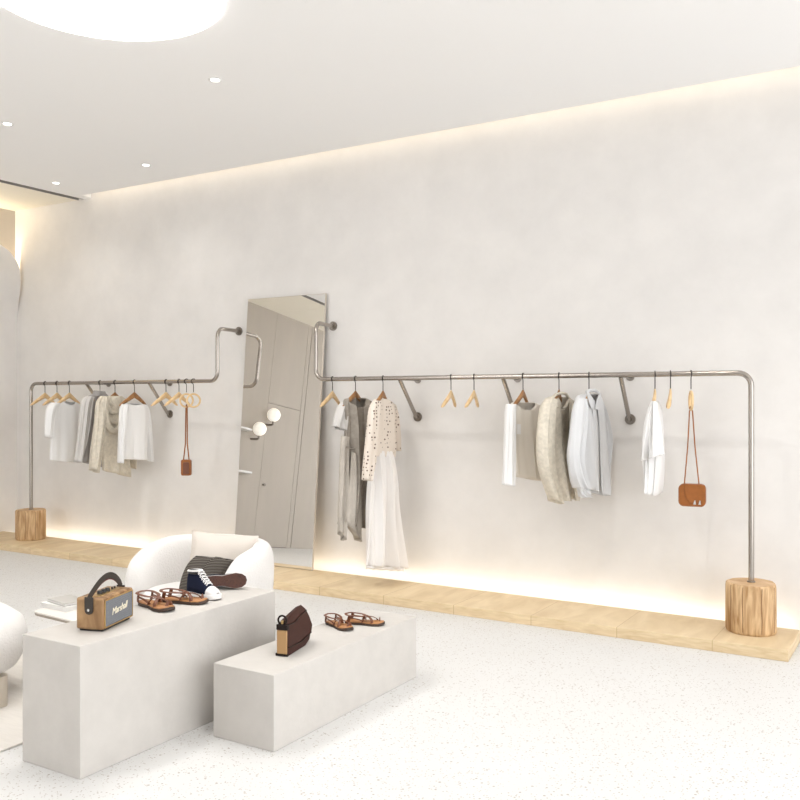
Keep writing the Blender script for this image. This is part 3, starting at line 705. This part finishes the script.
li = MB(); li.tube([(p[0], p[1], p[2] - .0032) for p in hp[2:-2]], .0145, 8, flat=.07, up=(0, 1, 0)); li.build('strap_lining', M['strapred'], ho, label='dark red strap lining')
for x in (-.004, Lw + .004):
    e = MB()
    pr = [(-.021, .155)] + [(-.021, .105)] + [(.021 * cos(R(w)), .098 + .021 * sin(R(w))) for w in range(200, 341, 20)] + [(.021, .105), (.021, .155)]
    e.loft([[Vector((x - .003, Dp / 2 + p, z)) for p, z in pr], [Vector((x + .003, Dp / 2 + p, z)) for p, z in pr]])
    eo = e.build('strap_end', M['strap'], t, bevel=.001)
    MB().tube([(x - .006, Dp / 2, .098), (x + .006, Dp / 2, .098)], .006, 14).build('rivet', M['silver'], eo)
t.rotation_euler = (0, 0, rz)
# the local y axis must point away from the shopper: mirror check is done by construction (front faces +X side)

# ------------------------------------------------------------------ sandals
def sole_outline(L, W, n=28):
    """foot shape, heel at x=0, toe at x=L"""
    out = []
    key = [(0, 0), (.02, .42), (.10, .66), (.25, .70), (.42, .66), (.60, .86), (.74, 1.0), (.88, .86), (.97, .5), (1.0, 0)]
    top = [(x * L, w * W / 2 * (1.08 if x > .5 else 1)) for x, w in key]
    bot = [(x * L, -w * W / 2) for x, w in key[1:-1]][::-1]
    return top + bot
def sandal(pheel, ptoe, z, label, side=1):
    A = onZ(*pheel, z); B = onZ(*ptoe, z); d = B - A; d.z = 0; L = d.length
    t = thing('sandal', label, 'sandal', (A.x, A.y, z), 'brown leather strap sandals', rz=math.atan2(d.y, d.x), local=True)
    k = L / .24; Wd = .088 * k
    o = sole_outline(L, Wd)
    def ring(s, zz): return [Vector((L / 2 + (x - L / 2) * s, y * s, zz + (.008 * k * max(0, (x / L - .85) / .15) ** 2))) for x, y in o]
    MB().loft([ring(.97, 0), ring(1, .003), ring(1, .012 * k), ring(.98, .014 * k)]).build('sole', M['soledark'], t)
    MB().loft([ring(.96, .014 * k), ring(.96, .017 * k), ring(.93, .019 * k)]).build('footbed', M['footbed'], t)
    def band(pts, w, nm='strap', fl=.18, up=None):
        mb = MB(); P = [Vector(p) * 1 for p in pts]; Q = []
        for i in range(len(P) - 1):
            for q in range(5):
                f = q / 5; p0 = P[max(i - 1, 0)]; p1 = P[i]; p2 = P[i + 1]; p3 = P[min(i + 2, len(P) - 1)]
                Q.append(.5 * ((2 * p1) + (-p0 + p2) * f + (2 * p0 - 5 * p1 + 4 * p2 - p3) * f * f + (-p0 + 3 * p1 - 3 * p2 + p3) * f ** 3))
        Q.append(P[-1]); mb.tube(Q, w, 8, flat=fl, up=up); return mb.build(nm, M['sandal'], t)
    hw = Wd * .36
    # ankle loop
    an = [(L * .02, 0), (L * .10, hw * 1.05), (L * .30, hw * 1.1), (L * .46, hw * .7), (L * .50, 0), (L * .46, -hw * .7), (L * .30, -hw * 1.1), (L * .10, -hw * 1.05), (L * .02, 0)]
    band([(x, y, .056 * k - .012 * k * x / L) for x, y in an], .0085 * k, 'ankle_strap', .35, up=(0, 0, 1))
    for s in (1, -1):
        band([(L * .12, s * hw, .016 * k), (L * .14, s * hw * 1.08, .035 * k), (L * .16, s * hw * 1.06, .054 * k)], .009 * k, 'heel_strap', .3, up=(0, s, 0))
        band([(L * .16, s * hw * 1.05, .04 * k), (L * .36, s * hw * 1.1, .036 * k), (L * .50, s * hw * .9, .022 * k)], .007 * k, 'side_strap', .35)
    # instep cross straps and toe loop
    band([(L * .40, hw * 1.15, .016 * k), (L * .50, hw * .6, .046 * k), (L * .60, -.1 * hw, .046 * k), (L * .70, -hw * .95, .034 * k), (L * .72, -hw * 1.25, .016 * k)], .008 * k, 'cross_strap', .3, up=(0, 0, 1))
    band([(L * .46, -hw * 1.1, .016 * k), (L * .54, -hw * .6, .045 * k), (L * .66, .2 * hw, .046 * k), (L * .76, hw * .9, .030 * k), (L * .78, hw * 1.25, .016 * k)], .008 * k, 'cross_strap', .3, up=(0, 0, 1))
    band([(L * .84, hw * .9, .018 * k), (L * .85, hw * .65, .034 * k), (L * .86, hw * .25, .034 * k), (L * .87, 0, .018 * k)], .008 * k, 'toe_loop', .35, up=(1, 0, 0))
    return t
sandal((141, 603.5), (170.5, 612.5), BH, 'left brown strap sandal on the taller block, beside the speaker')
sandal((160.5, 601.5), (208, 604), BH, 'right brown strap sandal on the taller block, next to the sneaker')
sandal((327.5, 623), (350.5, 631.5), CH, 'left brown strap sandal on the lower block, next to the dark bag')
sandal((345, 623), (385, 625.5), CH, 'right brown strap sandal on the lower block')

# ------------------------------------------------------------------ sneakers
def sneaker(label):
    t = thing('sneaker', label, 'sneaker', (0, 0, 0), 'navy canvas sneakers', local=True)
    L, Wd = .265, .092
    o = sole_outline(L, Wd)
    # finer outline
    def ring(s, zz, x0=0, lift=0): return [Vector((L / 2 + (x - L / 2) * s, y * s, zz + lift * max(0, (x / L - .8) / .2) ** 2)) for x, y in o]
    MB().loft([ring(.96, 0, lift=.006), ring(.985, .003, lift=.006)]).build('outsole', M['gum'], t, label='brown patterned outsole')
    MB().loft([ring(1, .003, lift=.006), ring(1.01, .010, lift=.006), ring(1.0, .030), ring(.96, .033)]).build('midsole', M['rubber'], t, label='white rubber midsole')
    # upper: cross sections along x, from the toe to the heel, then the ankle shaft
    def sect(x, w, h, zb=.028, n=18, lean=0):
        return [Vector((x + lean * max(0, sin(a)), w * cos(a), zb + h * max(0, sin(a)) ** .75)) for a in [pi * j / (n - 1) for j in range(n)]]
    up = MB()
    secs = [(.250, .012, .012), (.240, .028, .026), (.220, .038, .036), (.195, .042, .044)]
    MB().loft([sect(*s) for s in secs] + [sect(.19, .043, .045)], closed=False).build('toe_cap', M['rubber'], t, solid=.003, label='white rubber toe cap')
    bod = [(.192, .042, .046), (.17, .041, .056), (.145, .038, .074), (.12, .035, .098), (.10, .034, .118), (.08, .034, .120), (.05, .034, .118), (.025, .032, .114), (.008, .022, .108)]
    MB().loft([sect(*s) for s in bod], closed=False).build('upper', M['navy'], t, solid=.003)
    MB().tube([(.055 + .050 * cos(a), .031 * sin(a), .148 + .004 * cos(a)) for a in [2 * pi * j / 24 for j in range(24)]], .006, 8, loop=True).build('ankle_collar', M['rubber'], t, label='white collar edge')
    MB().tube([(.055 + .047 * cos(a), .028 * sin(a), .140) for a in [2 * pi * j / 24 for j in range(24)]], .010, 8, loop=True).build('lining', M['black'], t)
    lc = MB()
    for k in range(6):
        x = .178 - .014 * k; z = .028 + [.056, .066, .078, .091, .106, .119][k] + .003
        lc.tube([(x, -.022, z - .010), (x - .002, -.010, z), (x + .004, .010, z + .001), (x + .002, .022, z - .009)], .0032, 6)
        lc.tube([(x, .022, z - .010), (x - .002, .010, z + .002), (x - .010, -.010, z + .004), (x - .014, -.022, z - .004)], .0028, 6)
    lc.build('laces', M['rubber'], t, label='white laces')
    return t
sn = sneaker('navy high-top sneaker with white toe cap and laces standing on the taller block')
A = onZ(189, 594.5, BH); B = onZ(219.5, 600.5, BH); d = B - A
sn.location = (A.x, A.y, BH + .001)
sn.rotation_euler = (0, 0, math.atan2(d.y, d.x))
_k = min(.92, d.length / .265); sn.scale = (_k, _k, _k)
sn2 = copy_tree(sn); sn2['label'] = 'navy sneaker lying on its side with its brown sole facing out'
# lying on its side: sole towards the shopper
A = onZ(203, 591, BH); 
f2 = Vector((cos(R(40)), sin(R(40)), 0))   # toe direction
dn = Vector((f2.y, -f2.x, 0))              # sole normal, towards the camera
dn = (dn * .99 + Vector((0, 0, .14))).normalized(); side = (-dn).cross(f2)
mt = Matrix((( f2.x, side.x, -dn.x, 0), (f2.y, side.y, -dn.y, 0), (f2.z, side.z, -dn.z, 0), (0, 0, 0, 1)))
sn2.matrix_world = Matrix.Translation((A.x, A.y, BH + .052)) @ mt @ Matrix.Diagonal((_k, _k, _k, 1))

# ------------------------------------------------------------------ dark brown saddle bag on the lower block
A = onZ(288.5, 656.5, CH); B = onZ(310, 643, CH)
d = B - A; d.z = 0
rzb = math.atan2(d.y, d.x)
t = thing('saddle_bag', 'dark brown leather saddle bag standing on the lower block', 'bag', (A.x, A.y, CH), rz=rzb, local=True)
Lb = d.length * 1.10; hb1 = .208
face = [(0, 0), (Lb * .72, 0), (Lb * .93, .018), (Lb * 1.02, .05), (Lb * 1.02, .085), (Lb * .93, .135), (Lb * .80, .180), (Lb * .66, .203), (Lb * .56, .203), (Lb * .2, .184), (0, .172), (-.004, .08)]
def fr_(y, s=1): return [Vector((Lb / 2 + (x - Lb / 2) * s, y + z * .12 * (-1 if y > .03 else 1) * (1 if True else 0), .001 + z * (s if s < 1 else 1))) for x, z in face]
MB().loft([fr_(.0, .95), fr_(.006), fr_(.062), fr_(.068, .95)]).build('body', M['brown'], t, bevel=.004)
fl = [(-.004, .172), (-.006, .042), (Lb * .5, .036), (Lb * .96, .052), (Lb * 1.04, .085), (Lb * .95, .137), (Lb * .82, .183), (Lb * .67, .209), (Lb * .56, .209), (Lb * .2, .190)]
MB().loft([[Vector((x, -.008 + z * .12, z)) for x, z in fl], [Vector((x, .001 + z * .12, z)) for x, z in fl]]).build('flap', M['brown'], t, bevel=.003)
MB().tube([(-.004, .007 , .150), (Lb * .3, .006, .146), (Lb * .6, .009, .165), (Lb * .86, .012, .172)], .0025, 6).tube([(-.004, -.004 , .044), (Lb * .5, -.006, .038), (Lb * .95, -.003, .054)], .0025, 6).build('seam', M['browndk'], t)
MB().box((-.012, .004, .012), (-.002, .058, .128)).build('gusset', M['kraft'], t, bevel=.003, label='tan side gusset')
MB().box((-.014, .000, .128), (.012, .060, .155)).build('side_tab', M['browndk'], t, bevel=.003)
MB().box((-.011, .0, .0), (.004, .066, .014)).build('base_edge', M['browndk'], t, bevel=.003)
MB().tube([(-.006, .030 + .022 * cos(a), .176 + .022 * sin(a)) for a in [2 * pi * j / 20 for j in range(20)]], .005, 8, loop=True).build('strap_ring', M['browndk'], t)
MB().tube([(-.002, .030, .150), (-.006, .030, .172)], .007, 8).build('buckle', M['gold'], t)

# ------------------------------------------------------------------ curved armchair
AC = Vector((-4.30, 4.40, 0))
t = thing('armchair', 'white boucle curved tub armchair behind the taller block', 'armchair', AC)
def scr(a, r): return AC + (RGT * cos(a) + FWD * sin(a)) * r
ZT = .63
def shell():
    rings = []; N = 34; a0, a1 = R(-56), R(178)
    for i in range(N):
        q = i / (N - 1); a = a0 + (a1 - a0) * q
        ztop = ZT
        if q < .22: ztop = ZT - .09 * (1 - q / .22) ** 2
        if q > .75: ztop = ZT - .17 * ((q - .75) / .25) ** 1.8
        e = 1.0
        if q < .09: e = .45 + .55 * sin(pi / 2 * q / .09)
        if q > .95: e = .62 + .38 * sin(pi / 2 * (1 - q) / .05)
        ro, ri, zb = .505, .315, .07
        cc = (ro + ri) / 2; hw = (ro - ri) / 2 * e; ring = []
        zt = zb + (ztop - zb) * (1 if e == 1 else .6 + .4 * e)
        for j in range(24):
            w = 2 * pi * j / 24; cx, sz = cos(w), sin(w)
            cx = abs(cx) ** .75 * (1 if cx > 0 else -1); sz = abs(sz) ** .62 * (1 if sz > 0 else -1)
            z = (zb + zt) / 2 + (zt - zb) / 2 * sz
            lean = .035 * (z / .655)
            p = scr(a, cc + hw * cx + lean); p.z = z; ring.append(p)
        rings.append(ring)
    return MB().loft(rings)
shell().build('backrest', M['boucle'], t, subd=1)
MB().lathe([(.001, .08), (.30, .08), (.345, .10), (.36, .2), (.355, .28), (.33, .315), (.26, .33), (.001, .335)], AC, 40).build('seat', M['boucle'], t)
for a in (45, 135, 225, 315):
    p = scr(R(a), .30); MB().lathe([(.018, 0), (.026, .09)], (p.x, p.y, 0), 14).build('leg', M['hdark'], t)

def pillow(name, mtl, c, w, h, th, mtx, label, cat, parent=None):
    rings = []; n = 20; mb = MB()
    def P(u, v, s):
        k = (1 - abs(u) ** 3.2) * (1 - abs(v) ** 3.2); k = max(0, k) ** .5
        pin = 1 - .10 * (abs(u * v)) * 0 ; edge = 1 - .07 * (1 - abs(v) ** 2 if abs(u) > .99 else 0)
        uu = u * (1 - .06 * (1 - v * v)); vv = v * (1 - .06 * (1 - u * u))
        return mtx @ Vector((uu * w / 2, s * th / 2 * k + .004 * sin(5 * u + 3 * v) , vv * h / 2))
    for s in (1, -1):
        vs = [P(-1 + 2 * i / n, -1 + 2 * j / n, s) for i in range(n + 1) for j in range(n + 1)]
        fs = [(i * (n + 1) + j, (i + 1) * (n + 1) + j, (i + 1) * (n + 1) + j + 1, i * (n + 1) + j + 1) for i in range(n) for j in range(n)]
        mb.add(vs, fs)
    o = mb.build(name, mtl); 
    return tag(o, label, cat)
pc = AC + RGT * .165 + FWD * .06 + Vector((0, 0, .515))
pm = Matrix.Translation(pc) @ Matrix.Rotation(TH + R(4), 4, 'Z') @ Matrix.Rotation(R(-22), 4, 'X') @ Matrix.Rotation(R(5), 4, 'Y')
pillow('cushion', M['cream'], None, .46, .36, .13, pm, 'cream cushion leaning on the back of the armchair', 'cushion')
# folded ribbed throw: two hanging folds
tb = MB()
def lobe(c, w, h, th, mtx):
    n = 18
    for s in (1, -1):
        vs = []
        for i in range(n + 1):
            for j in range(n + 1):
                u_ = -1 + 2 * i / n; v_ = -1 + 2 * j / n
                k = max(0, (1 - abs(u_) ** 2.2) * (1 - abs(v_) ** 3)) ** .5
                vs.append(mtx @ Vector((u_ * w / 2 * (1 - .22 * max(0, v_) ** 3) + .02 * v_ * v_, s * th / 2 * k, v_ * h / 2 + .015 * u_)))
        tb.add(vs, [(i * (n + 1) + j, (i + 1) * (n + 1) + j, (i + 1) * (n + 1) + j + 1, i * (n + 1) + j + 1) for i in range(n) for j in range(n)])
c1 = AC + RGT * .03 + FWD * -.07 + Vector((0, 0, .43)); c2 = AC + RGT * .14 + FWD * -.11 + Vector((0, 0, .44))
lobe(c1, .20, .27, .11, Matrix.Translation(c1) @ Matrix.Rotation(TH, 4, 'Z') @ Matrix.Rotation(R(-24), 4, 'X') @ Matrix.Rotation(R(16), 4, 'Y'))
lobe(c2, .16, .26, .10, Matrix.Translation(c2) @ Matrix.Rotation(TH, 4, 'Z') @ Matrix.Rotation(R(-24), 4, 'X') @ Matrix.Rotation(R(24), 4, 'Y'))
tag(tb.build('folded_throw', M['throw']), 'folded dark ribbed throw lying against the cream cushion', 'throw')

# ------------------------------------------------------------------ low table with books, near pouf, rug
t = thing('coffee_table', 'low pale coffee table with thin rounded top behind the speaker', 'coffee table', (-4.08, 3.42, 0))
tz = .40
c0 = onZ(29, 611, tz); c1_ = onZ(76, 622.5, tz)
dv = (c1_ - c0); dv.z = 0; dv.normalize(); dn_ = Vector((-dv.y, dv.x, 0))
pr = rounded_rect(.66, .42, .05, 6)
tc_ = c0 + dv * .33 + dn_ * .22
def tp_(z, s=1): return [Vector((tc_.x, tc_.y, z)) + dv * x * s + dn_ * y * s for x, y in pr]
MB().loft([tp_(tz - .008), tp_(tz - .003), tp_(tz, .992)]).build('table_top', M['table'], t)
MB().loft([tp_(tz - .022, .985), tp_(tz - .008, .998)]).build('table_edge', M['tedge'], t, label='thin taupe table edge')
pf = rounded_rect(.34, .22, .09, 6)
MB().loft([[Vector((tc_.x, tc_.y, z)) + dv * x + dn_ * y for x, y in pf] for z in (.012, tz - .022)]).build('pedestal', M['table'], t)
bc = onZ(66, 606.5, tz)
def book(c, w, d_, h, rot, m, label):
    mtx = Matrix.Translation(c) @ Matrix.Rotation(math.atan2(dv.y, dv.x) + rot, 4, 'Z')
    b_ = thing('book', label, 'book', c, 'books on the coffee table'); 
    MB().box((-w / 2 + .004, -d_ / 2 + .004, .003), (w / 2 - .004, d_ / 2 - .004, h - .003), 0, mtx).build('pages', M['paper'], b_, smooth=False)
    MB().box((-w / 2, -d_ / 2, 0), (w / 2, d_ / 2, .003), 0, mtx).box((-w / 2, -d_ / 2, h - .003), (w / 2, d_ / 2, h), 0, mtx).box((-w / 2, d_ / 2 - .004, 0), (w / 2, d_ / 2, h), 0, mtx).build('cover', m, b_, smooth=False)
book(Vector((bc.x, bc.y, tz + .0005)), .24, .17, .026, R(3), M['paper'], 'lower white book on the coffee table, underneath the smaller one')
book(Vector((bc.x + .01, bc.y, tz + .027)), .20, .14, .018, R(-6), M['paper2'], 'upper book of the pair on the coffee table')

PC = Vector((-4.60, 2.70, 0))
t = thing('pouf_seat', 'round white upholstered seat cut off by the left edge', 'seat', PC)
MB().lathe([(.001, .15), (.36, .15), (.46, .18), (.50, .25), (.505, .33), (.485, .40), (.42, .45), (.30, .465), (.001, .47)], PC, 56).build('cushion_body', M['boucle'], t, label='white boucle body')
lg = onZ(-2, 708, 0)
for p in ((lg.x, lg.y), (PC.x * 2 - lg.x, PC.y * 2 - lg.y), (PC.x - (lg.y - PC.y), PC.y + (lg.x - PC.x)), (PC.x + (lg.y - PC.y), PC.y - (lg.x - PC.x))):
    MB().lathe([(.046, .012), (.046, .17)], (p[0], p[1], 0), 24).build('leg', M['mframe'], t)
r0 = onZ(0, 751, 0); r1 = onZ(23, 746, 0)
tag(MB().add([], []).box((-6.6, 1.2, 0.0005), (-3.64, 3.78, .010)).build('rug', M['rug'], bevel=.003), 'thin pale rug under the round seat and coffee table', 'rug')

# ------------------------------------------------------------------ wall lamps and ledges seen in the mirror
def sconce(y, z, label):
    t = thing('wall_lamp', label, 'wall lamp', (LX, y, z), 'globe wall lamps seen in the mirror')
    MB().lathe([(.001, -.11)] + [(.11 * cos(R(w)), .11 * sin(R(w))) for w in range(-80, 81, 10)] + [(.001, .11)], (LX + .16, y, z), 24).build('globe', M['globe'], t)
    MB().tube([(LX + .16, y, z - .10), (LX + .16, y, z - .15), (LX + .13, y, z - .165), (LX, y, z - .165)], .018, 12).build('bracket', M['steeldark'], t)
sconce(1.80, 2.13, 'upper globe lamp in the mirror'); sconce(2.11, 1.86, 'lower globe lamp in the mirror')
def ledge(y0, y1, z, label):
    pts = [(LX, y1, z), (LX + .25, y1, z), (LX + .25, y0 + .3, z), (LX + .18, y0 + .1, z), (LX, y0, z)]
    tag(MB().loft([[Vector(p) for p in pts], [Vector((p[0], p[1], p[2] + .03)) for p in pts]]).build('wall_shelf', M['trim'], smooth=False, bevel=.004), label, 'shelf', 'white shelves seen in the mirror')
ledge(2.2, 3.0, 1.80, 'upper thin white shelf reflected at the left edge of the mirror')
ledge(2.1, 3.0, 1.14, 'lower thin white shelf reflected at the left edge of the mirror')

for o in list(S.objects):
    if '_o' in o: del o['_o']
